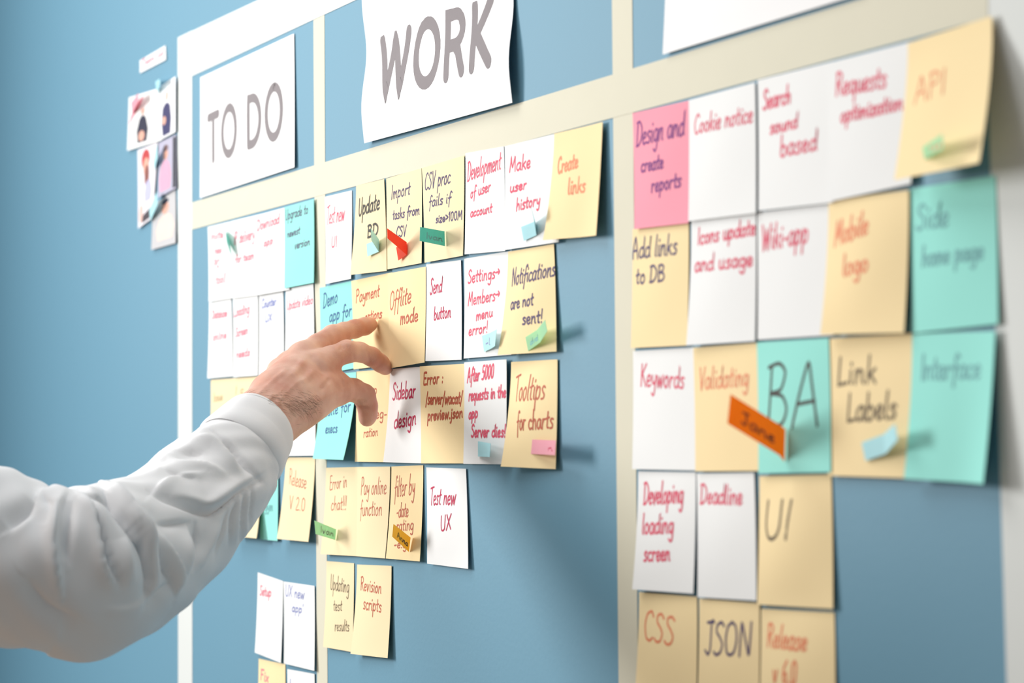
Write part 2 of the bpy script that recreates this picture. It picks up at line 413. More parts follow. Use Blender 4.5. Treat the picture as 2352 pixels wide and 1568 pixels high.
note_row(GA, [
 N('c1','yellow2',[(484,872),(537,868),(537,1062),(482,1062)],[('Issue',490,922,512,918,18)],'faint_tan','pale yellow note reading Issue, left end of the third TO DO row',w=FR,tuck=1),
 N('c2','yellow2',[(536,868),(595,864),(595,1060),(536,1062)],[('I c',540,906,560,902,18)],'faint_tan','pale yellow note right behind the wrist in the third TO DO row',w=FR,tuck=1),
 N('c3','yellow2',[(593,865),(654,859),(652,1050),(592,1054)],[],'faint_tan','pale yellow note hidden behind the back of the hand in TO DO column'),
 N('c4','white',[(656,857),(722,853),(724,1046),(650,1047)],[],'faint_red','blank white note under the wrist beside the cream tape'),
])
note_row(GA, [
 N('d1','yellow2',[(536,1062),(596,1060),(589,1236),(528,1230)],[],'faint_tan','pale yellow note half hidden by the sleeve, fourth TO DO row',lift=(.012,.012)),
 N('d2','cyan',[(598,1056),(638,1053),(637,1242),(597,1238)],[('ok',606,1142,618,1142,14),('gym',608,1172,626,1172,20)],'faint_grey','narrow cyan note peeking out between the cuff and Release note',w=FR,bow=.0003),
 N('d3','yellow2',[(656,1050),(723.5,1050),(708,1244),(636,1237)],[('Release',663,1112,703,1122,36),('V 2.0',664,1168,700,1174,30)],'rust_ink','pale yellow note reading Release V 2.0, its lower edge lifting off',w=.0008,pow=1.5),
])
note_row(GA, [
 N('e1','white',[(592,1314),(650,1334),(645,1522),(585,1498)],[('Setup',596,1366,624,1370,22)],'faint_red','tilted white note reading Setup, below the sleeve in TO DO',w=FR),
 N('e2','white',[(651,1335),(722,1345),(721.5,1540),(652,1523)],[('UX new',655,1368,700,1376,26),("app'",672,1404,698,1408,20)],'lilac_ink','white note with blue writing UX new app, below the sleeve',w=.0012),
])
note_row(GA, [
 N('f1','yellow',[(594,1512),(655,1525),(653,1718),(588,1700)],[('Fix',598,1560,618,1566,24)],'faint_red','yellow note reading Fix cut by the lower frame edge',w=FR),
 N('f2','white',[(660,1536),(722,1547),(722,1745),(658,1730)],[('Layout',665,1584,700,1592,24)],'lilac_ink','white note cut by the lower frame edge beside yellow Fix note',w=FR),
])
note_row(GB, [
 N('g1','white',[(746,452),(808,437),(806,640),(748,652)],[('Test new',750,516,792,506,42),('UI',762,568,776,566,24)],'red_ink','white note reading Test new UI at upper left of WORK column',w=.0011),
 N('g2','yellow2',[(818,427),(882,411),(888,622),(804,631)],[('Update',822,497,872,480,40),('BD',845,546,869,540,28)],'black_ink','pale yellow note with bold black writing Update BD',w=.0020),
 N('g3','yellow2',[(887,410),(968,386),(968,604),(887,619)],[('Import',899,458,943,446,32),('tasks from',903,505,963,492,24),('CSV',912,545,935,541,24)],'violet_ink','pale yellow note reading Import tasks from CSV',w=.0011),
 N('g4','yellow2',[(969,386),(1066,357),(1063,587),(975,603)],[('CSV proc',975,437,1036,420,38),('fails if',986,476,1038,465,26),('size>100M',1003,512,1061,503,20)],'violet_ink','pale yellow note reading CSV proc fails if size over 100M',w=.0011),
 N('g5','white',[(1069,352),(1157,336),(1160,576),(1067,584)],[('Development',1073,416,1150,388,44),('of user',1081,456,1129,438,26),('account',1081,499,1132,487,22)],'red_ink','white note reading Development of user account in red',w=.0012),
 N('g6','white',[(1159,336),(1275,307),(1274,557),(1159,574)],[('Make',1169,396,1220,385,34),('user',1171,442,1211,433,24),('history',1186,484,1242,470,28)],'red_ink','white note reading Make user history in the top WORK row',w=.0014,tuck=1),
 N('g7','yellow',[(1273,307),(1387,280),(1381,541),(1247,551)],[('Create',1278,399,1329,384,36),('links',1305,446,1347,440,36)],'orange_ink','yellow note reading Create links, bulging right edge, top right of WORK column',w=.0015,curl=.004),
])
note_row(GB, [
 N('h1','cyan',[(734,661),(808,645),(811,846),(736,860)],[('Demo',742,708,776,694,34),('app for',757,740,807,724,30)],'blue_ink','cyan note reading Demo app for, above the index finger',w=.0013,tuck=1),
 N('h2','yellow',[(807,645),(892,627),(894,838),(812,848)],[('Payment',817,696,872,680,30),('options',839,738,878,729,24)],'rust_ink','yellow note reading Payment options right behind the middle fingertip',w=.0012,tuck=1),
 N('h3','yellow',[(890,628),(977.5,612),(975,832),(893,846)],[('Offlite',895,713,948,695,42),('mode',924,745,962,737,34)],'rust_ink','yellow note reading Offlite mode, pressed by the index fingertip',w=.0013,bow=.0022),
 N('h4','white',[(979,607),(1058.5,597),(1060,826),(977,829)],[('Send',988,676,1017,670,36),('button',998,735,1037,728,30)],'magenta_ink','white note reading Send button in the second WORK row',w=.0012),
 N('h5','white',[(1066,594),(1167,577),(1165,815),(1065,823)],[('Settings@',1074,651,1148,637,30),('Members@',1074,702,1148,688,30),('menu',1094,736,1133,726,24),('error!',1076,771,1121,763,26)],'red_ink','white note reading Settings, Members, menu error with little arrows',w=.0012,tuck=1),
 N('h6','yellow',[(1167,578),(1272,560),(1278,807),(1143,815)],[('Notifications',1175,657,1274,633,40),('are not',1173,711,1231,700,30),('sent!',1204,745,1249,740,30)],'violet_ink','yellow note reading Notifications are not sent',w=.0013,bow=.003),
])
note_row(GB, [
 N('i1','cyan',[(738,862),(818,854),(788,1056),(718,1053)],[('Website for',724,961,800,944,30),('execs',746,995,773,993,24)],'blue_ink','cyan note reading Website for execs, bottom edge curling outward below thumb',w=.0012),
 N('i2','yellow',[(819,853),(896,847),(884,1061),(815,1060)],[('app',840,910,866,906,28),('integ-',842,962,887,960,26),('ration',835,1004,868,1000,22)],'rust_ink','yellow note reading app integration, partly behind the thumb',w=.0010,tuck=1),
 N('i3','white',[(896,847),(966,842),(969,1064),(880,1061)],[('Sidebar',900,918,954,912,38),('design',904,984,956,974,38)],'magenta_ink','white note reading Sidebar design in dark red, curved and shaded',w=.0017,tuck=1,bow=.004),
 N('i4','yellow',[(964,841),(1068,835),(1065,1064),(967,1064)],[('Error :',972,884,1020,878,28),('/server/wacat/',978,928,1062,926,28),('preview.json',982,966,1063,958,26)],'rust_ink','yellow note reading Error server wacat preview json',w=.0015,tuck=1),
 N('i5','white',[(1066,832),(1163,825),(1161,1066),(1064,1065)],[('After 5000',1073,878,1135,867,32),('requests in the',1077,920,1161,912,28),('app',1077,962,1100,958,26),('Server dies!',1083,1003,1160,1003,28)],'red_ink','white note reading After 5000 requests in the app Server dies',w=.0015),
 N('i6','yellow',[(1174,831),(1280,825),(1276,1077),(1150,1071)],[('Tooltips',1184,921,1256,916,58),('for charts',1192,988,1271,983,44)],'rust_ink','yellow note reading Tooltips for charts, right end of third WORK row',w=.0013,bow=.004),
])
note_row(GB, [
 N('j1','yellow2',[(749,1074),(822,1072),(821,1277),(736,1272)],[('Error in',756,1125,797,1118,32),('chat!!!',759,1172,796,1170,32)],'rust_ink','pale yellow note reading Error in chat with three exclamation marks',w=.0008,tuck=1),
 N('j2','yellow2',[(820,1072),(896,1071),(884,1282),(818,1277)],[('Pay online',829,1136,886,1134,40),('function',827,1184,877,1183,36)],'rust_ink','pale yellow note reading Pay online function in fourth WORK row',w=.0009),
 N('j3','yellow',[(899,1071),(972,1068),(964,1289),(886,1282)],[('filter by',905,1142,953,1134,48),('-date',911,1188,939,1186,34),('-rating',905,1220,950,1216,28),('-e.g.',905,1258,938,1258,20)],'rust_ink','yellow note reading filter by date rating, with golden flag',w=.0010),
 N('j4','white',[(979,1073),(1070,1076),(1075,1306),(981,1294)],[('Test new',989,1159,1050,1158,40),('UX',1017,1220,1041,1214,34)],'magenta_ink','white note reading Test new UX, loose at the right of fourth WORK row',w=.0012,bow=.0025,minl=.006),
])
note_row(GB, [
 N('k1','yellow2',[(750,1288),(813,1293),(809,1497),(742,1485)],[('Updating',759,1353,802,1361,34),('test',767,1402,787,1402,26),('results',770,1448,802,1449,26)],'brown_ink','pale yellow note reading Updating test results, lowest WORK row',w=.0009),
 N('k2','yellow2',[(820,1296),(899,1299),(890,1511),(805,1501)],[('Revision',827,1354,876,1363,30),('scripts',834,1398,876,1406,32)],'rust_ink','pale yellow note reading Revision scripts, lowest WORK row',w=.0011),
])
note_row(GC, [
 N('l1','pink',[(1453,260),(1583,231),(1581,512),(1457,526)],[('Design and',1461,336,1571,310,56),('create',1473,396,1527,386,36),('reports',1498,442,1565,428,36)],'purple_ink','pink note reading Design and create reports',w=0.00141),
 N('l2','white',[(1582,230),(1734,189),(1736,489),(1581,508)],[('Cookie notice',1594,308,1728,280,44)],'red_ink','white note reading Cookie notice right beside the pink note',w=0.00123),
 N('l3','white',[(1740,184),(1905,143),(1905,466),(1742,484)],[('Search',1752,252,1818,236,44),('sound',1769,308,1834,292,34),('based',1793,360,1877,344,48)],'red_ink','white note reading Search sound based in red',w=0.00141,tuck=1),
 N('l4','white',[(1903,144),(2083,98),(2083,424),(1903,463)],[('Requests',1919,220,2037,200,52),('optimization',1931,282,2073,250,38)],'red_ink','white note reading Requests optimization in red',w=0.00141,tuck=1,stack=2),
 N('l5','yellow',[(2085,99),(2279,37),(2256,374),(2054,413)],[('API',2096,240,2170,214,58)],'orange_ink','large yellow note at upper right corner, lower edge standing off the wall',w=0.00106,stack=3,curl=.002,pow=1.3,lift=(.020,.027)),
])
note_row(GC, [
 N('m1','yellow',[(1453,526),(1582,509),(1578,793),(1449,799)],[('Add links',1450,595,1556,583,48),('to DB',1460,652,1530,645,38)],'violet_ink','yellow note reading Add links to DB under the pink note',w=0.00141),
 N('m2','white',[(1588,506),(1736,488),(1734,783),(1576,793)],[('Icons update',1602,562,1734,538,38),('and usage',1594,624,1728,610,38)],'red_ink','white note reading Icons update and usage',w=0.00141),
 N('m3','white',[(1739,487),(1905,467),(1905,770),(1740,780)],[('Wiki-app',1748,576,1858,556,58)],'red_ink','white note reading Wiki app in red',w=0.00141,tuck=1),
 N('m4','yellow',[(1903,460),(2087,436),(2076,764),(1884,768)],[('Mobile',1916,566,2000,536,56),('logo',1940,634,2002,622,48)],'orange_ink','yellow note reading Mobile logo beside teal Side home page note',w=0.00158,bow=.003,stack=2),
 N('m5','teal',[(2089,434),(2286,403),(2292,744),(2095,765)],[('Side',2104,528,2182,518,56),('home page',2118,612,2260,594,46)],'faint_grey','teal note reading Side home page at the right board edge',w=0.00158,bow=.001),
])
note_row(GC, [
 N('n1','white',[(1454,806),(1592,798),(1597,1080),(1452,1077)],[('Keywords',1471,886,1572,892,50)],'red_ink','white note reading Keywords, left end of third row in right column',w=0.00132,tuck=1),
 N('n2','yellow',[(1592,798),(1739,787),(1740,1081),(1597,1082)],[('Validating',1605,895,1720,885,50)],'orange_ink','yellow note reading Validating behind the orange flag',w=0.00123,tuck=1),
 N('n3','teal',[(1738,786),(1903,776),(1908,1084),(1742,1087)],[('BA',1758,981,1884,978,146)],'black_ink','teal note with large letters BA',w=0.00229,stack=2),
 N('n4','yellow',[(1905,777),(2087,765),(2090,1098),(1902,1092)],[('Link',1922,884,2015,878,62),('Labels',1946,968,2060,960,62)],'brown_ink','yellow note reading Link Labels with pale blue flag',w=0.00211,tuck=1,bow=.003,stack=1),
 N('n5','teal',[(2095,766),(2291,760),(2280,1111),(2076,1099)],[('Interface',2114,872,2256,868,56)],'faint_grey','large teal note reading Interface, lower right corner lifting',w=0.00158,curl=.006,stack=2),
])
note_row(GC, [
 N('o1','white',[(1466,1082),(1598,1084),(1592,1363),(1452,1353)],[('Developing',1477,1158,1570,1154,50),('loading',1473,1226,1549,1224,46),('screen',1478,1288,1541,1287,40)],'red_ink','white note reading Developing loading screen',w=0.00150,tuck=0),
 N('o2','white',[(1600,1087),(1732,1085),(1737,1379),(1602,1371)],[('Deadline',1608,1156,1706,1158,44)],'red_ink','white note reading Deadline left of the UI note',w=0.00141),
 N('o3','yellow',[(1744,1093),(1909,1089),(1913,1398),(1739,1388)],[('UI',1757,1238,1828,1238,88)],'brown_ink','yellow note with large letters UI',w=0.00246,bow=.004),
])
note_row(GC, [
 N('p1','yellow',[(1468,1359),(1601,1370),(1598,1652),(1454,1638)],[('CSS',1477,1466,1550,1484,66)],'orange_ink','yellow note reading CSS at the bottom',w=0.00158),
 N('p2','yellow',[(1606,1374),(1744,1385),(1741,1672),(1600,1657)],[('JSON',1618,1503,1726,1506,76)],'violet_ink','yellow note reading JSON at the bottom',w=0.00158),
 N('p3','yellow',[(1748,1397),(1916,1406),(1918,1712),(1742,1696)],[('Release',1763,1484,1860,1494,52),('v 6.0',1780,1566,1840,1570,52)],'orange_ink','yellow note reading Release v 6.0 below the UI note',w=0.00158,bow=.003),
])

# ---------------------------------------------------------------- headline sheets
def sign(q, words, label, width, **k):
    s = Sheet(q, base=.0012, thick=.00025, **k); o = s.build('paper_sign', M['sheet'], 16, 20)
    tag(o, label, 'paper sign', 'white heading sheets above the columns')
    if words:
        text, x0, y0, x1, y1, h0, h1 = words[0]; tw = sum(GP[c][0]+.55 for c in text)-.55; x = 0
        for c in text:
            a, b = x/tw, (x+GP[c][0])/tw; x += GP[c][0]+.55
            if c == ' ': continue
            V, Fc = ribbons(s, [(c, x0+(x1-x0)*a, y0+(y1-y0)*a, x0+(x1-x0)*b, y0+(y1-y0)*b, h0+(h1-h0)*a, h0+(h1-h0)*b)], width, GP, 0, False)
            child_mesh('printed_letter', V, Fc, M['grey_print'], o)
sign([(460,178),(675,77),(676,384),(459,455)], [('TO DO',477,379,654,314,115,133)], 'white heading sheet printed TO DO in grey capitals', .0086, bow=.001, lift=(.002,.003))
sign([(841,-22),(1176,-166),(1179,236),(839,329)], [('WORK',876,232,1142,151,150,168)], 'larger white heading sheet printed WORK in grey capitals', .0103, bow=.0, wave=.004, lift=(.004,.005))
sign([(1536,-240),(1980,-420),(1978,-14),(1522,125)], None, 'blank lower part of white heading sheet over the rightmost column', 0, bow=.001, lift=(.003,.003))

# ---------------------------------------------------------------- page flags
def flag(secs, mat, label, text=None, ink='violet_ink', tw=.0010, back=None, n=5, group='small page flags stuck on the notes', base=.0):
    """secs: (top px, bottom px, lift) rows of one narrow strip, first glued, last free"""
    rows = []
    S3 = [(on_lift(t[0], t[1], l+base), on_lift(b[0], b[1], l+base)) for t, b, l in secs]
    for i in range(len(S3)-1):
        for k in range(n):
            t = k/n; rows.append((S3[i][0].lerp(S3[i+1][0], t), S3[i][1].lerp(S3[i+1][1], t)))
    rows.append(S3[-1])
    V = [p for r in rows for p in r]; Fc = [(2*i, 2*i+1, 2*i+3, 2*i+2) for i in range(len(rows)-1)]
    c = S3[0][0].lerp(S3[0][1], .5)
    o = mesh('page_flag', V, Fc, mat, smooth=False); localize(o, c)
    md = o.modifiers.new('thickness', 'SOLIDIFY'); md.thickness = .00018; md.offset = 0
    tag(o, label, 'page flag', group)
    if text:
        # writing runs along the strip of the given section
        i, txt = text; a, b = secs[i], secs[i+1]
        if a[0][0] > b[0][0]: a, b = b, a
        s = Sheet([a[0], b[0], b[1], a[1]], base=.001, lift=(.001, .001))
        s.TL, s.TR, s.BR, s.BL = [on_lift(p[0], p[1], l+base) for p, l in ((a[0], a[2]), (b[0], b[2]), (b[1], b[2]), (a[1], a[2]))]
        P0 = s
        def PP(u, v, s=s): return s.TL.lerp(s.TR, u).lerp(s.BL.lerp(s.BR, u), v)
        s.P = PP
        def nn(u, v, s=s):
            e = (s.TR-s.TL).cross(s.BL-s.TL); e.normalize(); mid = s.P(.5, .5)
            return e if e.dot(CAM-mid) > 0 else -e
        s.nrm = nn
        (x0, y0), (x1, y1) = [(np.array(a[0])*.28+np.array(a[1])*.72), (np.array(b[0])*.28+np.array(b[1])*.72)]
        h = abs(a[1][1]-a[0][1])*.42
        V, Fc = ribbons(s, [(txt, x0+(x1-x0)*.25, y0+(y1-y0)*.25, x0+(x1-x0)*.9, y0+(y1-y0)*.9, h)], tw, G, 0)
        child_mesh('handwriting', V, Fc, M[ink], o)
    return o
def lift_of(id, px, py):
    s = NOTES[id][0]; u, v = s.uv(px, py); return -s.P(u, v).y
def fl(id, px, py): return lift_of(id, px, py)+.0004
flag([((842,560),(844,589),.0025),((870,549),(870,578),.0004),((852,524),(853,551),.011)], M['f_aqua'], 'light aqua and green flag folded over on the Update BD note', base=fl('g2',860,560))
flag([((910,568),(915,598),.002),((934,556),(934,585),.0006),((889,524),(890,547),.019)], M['f_red'], 'coral red flag sticking out from the Import tasks note', base=fl('g3',920,570))
flag([((1021,531),(1022,565),.0004),((965,521),(964,553),.023)], M['f_teal'], 'teal flag standing out from the CSV proc note', text=(0,'Ivan'), ink='faint_grey', base=fl('g4',1020,550))
flag([((1197,521),(1203,553),.0012),((1229,508),(1232,540),.0006),((1219,472),(1226,500),.012)], M['f_blue'], 'light blue flag marked D on the Make user history note', text=(0,'D'), base=fl('g6',1220,530))
flag([((1107,771),(1112,808),.0008),((1124,765),(1129,800),.002),((1141,756),(1137,794),.009)], M['f_aqua'], 'pale aqua flag with curled right end on the Settings note', text=(0,'Al'), ink='lilac_ink', base=fl('h5',1120,780))
flag([((1207,774),(1213,806),.0008),((1234,757),(1240,787),.003),((1252,734),(1257,760),.012)], M['f_green'], 'pale green flag curling up on the Notifications note', text=(0,'dvd'), ink='faint_grey', base=fl('h6',1235,770))
flag([((1098,1013),(1098,1048),.0008),((1127,1018),(1125,1049),.008)], M['f_blue'], 'light blue flag marked B on the After 5000 requests note', text=(0,'B'), base=fl('i5',1110,1030))
flag([((1221,1009),(1219,1042),.0008),((1277,1011),(1275,1045),.013)], M['f_pink'], 'pink flag marked Jan on the Tooltips note', text=(0,'Jan'), ink='magenta_ink', base=fl('i6',1250,1030))
flag([((772,1215),(770,1240),.0004),((722,1195),(725,1226),.021)], M['f_green'], 'green flag marked Ivan at the Error in chat note', text=(0,'Ivan'), base=fl('j1',770,1228))
flag([((943,1234),(939,1267),.0004),((904,1203),(901,1232),.021)], M['f_gold'], 'golden flag sticking out of the filter by date note', text=(0,'Anna'), ink='brown_ink', base=fl('j3',940,1250))
flag([((1804,985),(1802,1060),.0004),((1792,976),(1790,1045),.004),((1678,905),(1671,972),.037)], M['f_orange'], 'bright orange flag standing far out from the BA note', text=(1,'Jane'), ink='rust_ink', tw=.0012, base=fl('n3',1803,1020))
flag([((1979,1016),(1988,1058),.0010),((2030,997),(2034,1042),.004),((2056,973),(2062,1010),.014)], M['f_blue'], 'pale blue flag curling up on the Link Labels note', base=fl('n4',2030,1020))
flag([((2118,338),(2124,366),.0008),((2164,308),(2166,342),.016)], M['f_green'], 'small pale green flag on the large upper right note', text=(0,'Joe'), ink='orange_ink', base=fl('l5',2140,340))
flag([((518,530),(521,556),.0006),((525,545),(532,590),.006)], M['f_teal'], 'small teal flag on the Invite note in TO DO column', base=fl('a1',515,550))

# ---------------------------------------------------------------- photographs pinned left of the board
def photo(q, bgc, label, figs, base, lift=(.003, .003), cat='photo', name='photo_print', group='photo prints pinned left of the board'):
    s = Sheet(q, base=base, lift=lift, bow=0); o = s.build(name, material('photo_paper', bgc, .5, .02), 6, 10); tag(o, label, cat, group)
    for nm, col, poly in figs:
        # printed patch, an ellipse-like outline in sheet coordinates
        V = []; off = .00008+.00003*(len(o.children))
        for (u, v) in poly: V.append(s.P(u, v)+s.nrm(u, v)*off)
        child_mesh(nm, V, [tuple(range(len(V)))], material(nm+'_ink', col, .5, .05), o)
    return o
def oval(cu, cv, ru, rv, n=18): return [(min(.98, max(.02, cu+ru*math.cos(2*math.pi*i/n))), min(.985, max(.015, cv+rv*math.sin(2*math.pi*i/n)))) for i in range(n)]
def body(cu, v0, v1, w0, w1): return [(cu-w0*.4, v0), (cu+w0*.4, v0), (cu+w0, v0+(v1-v0)*.12), (cu+w1, v0+(v1-v0)*.55), (cu+w1*.8, v1), (cu-w1*.8, v1), (cu-w1, v0+(v1-v0)*.55), (cu-w0, v0+(v1-v0)*.12)]
SK = srgb(225,170,150); DK = srgb(40,36,60); GR = srgb(205,205,210); WT = srgb(240,240,244)
photo([(350,471),(403,435),(403,558),(347,574)], srgb(196,194,196), 'grey portrait photo of person in pale shirt, lowest of the pinned prints', [('printed_shirt', srgb(238,212,200), body(.56,.36,.86,.26,.38)), ('printed_face', SK, oval(.56,.22,.15,.13)), ('printed_hair', DK, oval(.56,.10,.15,.05))], .0008)
photo([(364,328),(404,309),(404,432),(362,455)], srgb(182,178,198), 'grey gradient photo of person in pink, right of the red-haired one', [('printed_edge', srgb(30,30,40), [(.83,.03),(.98,.03),(.98,.97),(.83,.97)]), ('printed_shirt', srgb(230,165,190), body(.40,.38,.92,.20,.32)), ('printed_face', SK, oval(.42,.26,.13,.11)), ('printed_hair', srgb(120,90,90), oval(.42,.16,.14,.06))], .0016)
photo([(316,345),(362,326),(350,500),(317,525)], srgb(238,232,238), 'white photo of red-haired person, lower left of the pinned prints', [('printed_hair', srgb(190,60,60), oval(.42,.16,.22,.13)), ('printed_face', SK, oval(.45,.26,.16,.12)), ('printed_hair', srgb(140,80,70), oval(.5,.38,.13,.14)), ('printed_shirt', srgb(190,190,225), body(.6,.45,.72,.14,.22)), ('printed_skirt', srgb(70,60,66), [(.3,.88),(.9,.82),(.95,.97),(.3,.97)]), ('printed_legs', srgb(228,190,180), oval(.2,.84,.13,.12))], .0016)
photo([(296,224),(373,200),(371,322),(292,346)], srgb(242,242,240), 'white photo of person in dark suit, upper left of the pinned prints', [('printed_suit', DK, body(.44,.42,.92,.10,.17)), ('printed_face', SK, oval(.44,.34,.05,.07)), ('printed_hands', SK, oval(.42,.80,.09,.10)), ('printed_scribble', srgb(236,130,150), [(.04,.5),(.09,.36),(.42,.03),(.42,.12),(.12,.44),(.06,.52)])], .0026)
photo([(370,197),(403,175),(403,303),(371,320)], srgb(244,244,246), 'white photo of person in navy suit, upper right of the pinned prints', [('printed_suit', srgb(52,48,96), body(.36,.38,.96,.26,.34)), ('printed_face', srgb(236,190,180), oval(.4,.26,.13,.09)), ('printed_hands', SK, oval(.2,.68,.14,.08))], .0032)
s_ = Sheet([(321,139),(380,104),(381,137),(321,168)], base=.0008, lift=(.0014,.0014)); o_ = s_.build('name_strip', M['white'], 6, 4)
tag(o_, 'small white paper strip with faint pink writing above the photos', 'paper strip'); write(o_, s_, [('Team list',326,152,376,126,14)], 'faint_red', .0016)
flag([((357,188),(361,215),.0008),((366,181),(368,190),.010)], M['f_blue'], 'light blue flag on top of the white photos', base=.0036, group='flags on the photos')
flag([((301,236),(304,262),.0006),((318,214),(318,232),.010)], M['f_pink'], 'pink flag on the photo of person in dark suit', base=.0036, group='flags on the photos')
flag([((352,372),(354,392),.0006),((361,330),(362,362),.006)], M['f_blue'], 'light blue flag lying between the middle photos', base=.003, group='flags on the photos')
flag([((343,482),(345,508),.0006),((360,440),(362,470),.006)], M['f_blue'], 'light blue flag on the lower middle photos', base=.003, group='flags on the photos')
#PERSON
# ---------------------------------------------------------------- the person: right arm reaching in from the left
def skin_material():
    mt = bpy.data.materials.new('skin'); mt.use_nodes = True; nt = mt.node_tree; N_ = nt.nodes; L = nt.links
    b = N_['Principled BSDF']; b.inputs['Roughness'].default_value = .48; b.inputs['Specular IOR Level'].default_value = .4
    tc = N_.new('ShaderNodeTexCoord'); n1 = N_.new('ShaderNodeTexNoise'); n1.inputs['Scale'].default_value = 38; n1.inputs['Detail'].default_value = 3
    cr = N_.new('ShaderNodeValToRGB'); cr.color_ramp.elements[0].color = (.62, .29, .21, 1); cr.color_ramp.elements[0].position = .32
    cr.color_ramp.elements[1].color = (.80, .50, .39, 1); cr.color_ramp.elements[1].position = .66
    L.new(tc.outputs['Object'], n1.inputs['Vector']); L.new(n1.outputs['Fac'], cr.inputs[0]); L.new(cr.outputs[0], b.inputs['Base Color'])
    b.inputs['Subsurface Weight'].default_value = .35; b.inputs['Subsurface Radius'].default_value = (1, .35, .2); b.inputs['Subsurface Scale'].default_value = .004
    n2 = N_.new('ShaderNodeTexVoronoi'); n2.inputs['Scale'].default_value = 1100
    L.new(tc.outputs['Object'], n2.inputs['Vector'])
    bp = N_.new('ShaderNodeBump'); bp.inputs['Strength'].default_value = .22; bp.inputs['Distance'].default_value = .0004
    L.new(n2.outputs['Distance'], bp.inputs['Height']); L.new(bp.outputs[0], b.inputs['Normal'])
    return mt
SKIN = skin_material()
NAIL = material('fingernail', (.80, .50, .43, 1), .3, .02, 60, spec=.6)
SHIRT = material('white_shirt_cotton', (.86, .85, .86, 1), .88, .015, 12, .10, 900)
SHIRTD = material('white_shirt_thread', (.55, .54, .56, 1), .9)
HAIR = material('brown_arm_hair', (.16, .065, .035, 1), .6)
person = bpy.data.objects.new('person', None); COL.objects.link(person)
person.location = at_depth(590, 985, 1.756)
tag(person, 'right arm of person in white shirt reaching to touch the Offlite mode note', 'person')
def padd(name, V, Fc, mat, smooth_=True):
    loc = np.array(person.location); o = mesh(name, [np.array(v)-loc for v in V], Fc, mat, smooth=smooth_); o.parent = person; return o

C3 = np.array(CAM); B3 = np.array([RT, UP, f0])
def J(px, py, z, r): return (np.array(at_depth(px, py, z)), r)
def cap(P, a, b):
    A, ra = a; Bq, rb = b; ab = Bq-A; l2 = ab@ab
    t = np.clip(((P-A)@ab)/l2, 0, 1)
    return np.linalg.norm(P-(A+t[..., None]*ab), axis=-1)-(ra+(rb-ra)*t)
def smin(a, b, k):
    h = np.clip(.5+.5*(b-a)/k, 0, 1); return b*(1-h)+a*h-k*h*(1-h)
mm = .001
fing = {
 'index': [J(722,846,1.828,10.5*mm), J(760,822,1.843,9.3*mm), J(797,807,1.857,8.9*mm), J(826,808,1.866,7.6*mm), J(854,819,1.875,7.4*mm), J(874,834,1.883,6.9*mm), J(885,845,1.888,5.9*mm)],
 'middle': [J(699,818,1.842,10.5*mm), J(730,793,1.860,8.9*mm), J(764,771,1.878,8.6*mm), J(790,762,1.888,7.5*mm), J(815,755,1.897,7.3*mm), J(838,749,1.907,7.0*mm), J(850,745,1.912,6.1*mm)],
 'ring': [J(670,838,1.856,10*mm), J(735,789,1.887,8*mm), J(776,773,1.905,7*mm), J(806,762,1.922,5.5*mm)],
 'little': [J(645,854,1.868,9.5*mm), J(690,819,1.896,7.2*mm), J(716,800,1.912,6.3*mm), J(738,786,1.925,5*mm)],
 'thumb': [J(700,925,1.800,13.5*mm), J(742,905,1.822,11.5*mm), J(778,897,1.842,9.8*mm), J(812,895,1.855,8.8*mm), J(836,908,1.863,8.9*mm), J(844,932,1.868,7.9*mm), J(845,952,1.872,7.2*mm), J(843,961,1.874,6.5*mm)],
}
palm = [(J(560,1018,1.735,26*mm), J(606,966,1.768,23*mm)), (J(606,966,1.768,23*mm), J(648,925,1.792,22*mm)),
        (J(648,925,1.792,22*mm), J(712,852,1.828,12*mm)), (J(640,915,1.797,21*mm), J(694,824,1.842,11.5*mm)),
        (J(637,916,1.805,17*mm), J(668,842,1.856,10.5*mm)), (J(630,918,1.812,15*mm), J(646,856,1.868,9.5*mm)),
        (J(640,950,1.785,20*mm), J(705,915,1.812,16*mm)), (J(690,885,1.825,17*mm), J(735,870,1.838,11*mm)),
        (J(700,915,1.812,15*mm), J(762,890,1.838,10.0*mm)), (J(735,868,1.835,10*mm), J(752,880,1.838,9*mm))]
allj = np.array([j[0] for f in fing.values() for j in f]+[j[0] for c in palm for j in c])
loc = (allj-C3)@B3.T
lo = loc.min(0)-.031; hi = loc.max(0)+.012
hstep = .00135
nx, ny, nz = [int(n)+2 for n in (hi-lo)/hstep]
gx, gy, gz = [lo[i]+hstep*np.arange(n) for i, n in enumerate((nx, ny, nz))]
# coarse evaluation then refine only near the surface
def field(Pw):
    body = None
    for a, b in palm:
        d = cap(Pw, a, b); body = d if body is None else smin(body, d, .011)
    tot = body
    for nme, js in fing.items():
        f = None
        for a, b in zip(js, js[1:]):
            d = cap(Pw, a, b); f = d if f is None else smin(f, d, .003)
        tot = np.minimum(tot, smin(body, f, .009)) if nme != 'thumb' else np.minimum(tot, smin(body, f, .013))
    return tot
VOL = np.full((nx, ny, nz), 1., np.float32)
st = 6
cx, cy, cz = gx[::st], gy[::st], gz[::st]
Gc = np.stack(np.meshgrid(cx, cy, cz, indexing='ij'), -1)
Dc = field(C3+Gc@B3)
near = np.argwhere(np.abs(Dc) < hstep*st*1.9)
VOL[:] = np.repeat(np.repeat(np.repeat(Dc, st, 0), st, 1), st, 2)[:nx, :ny, :nz]
off = np.stack(np.meshgrid(*[np.arange(-st//2, st//2+1)]*3, indexing='ij'), -1).reshape(-1, 3)
idx = (near[:, None, :]*st+off[None]).reshape(-1, 3)
ok = np.all((idx >= 0) & (idx < np.array([nx, ny, nz])), 1); idx = idx[ok]
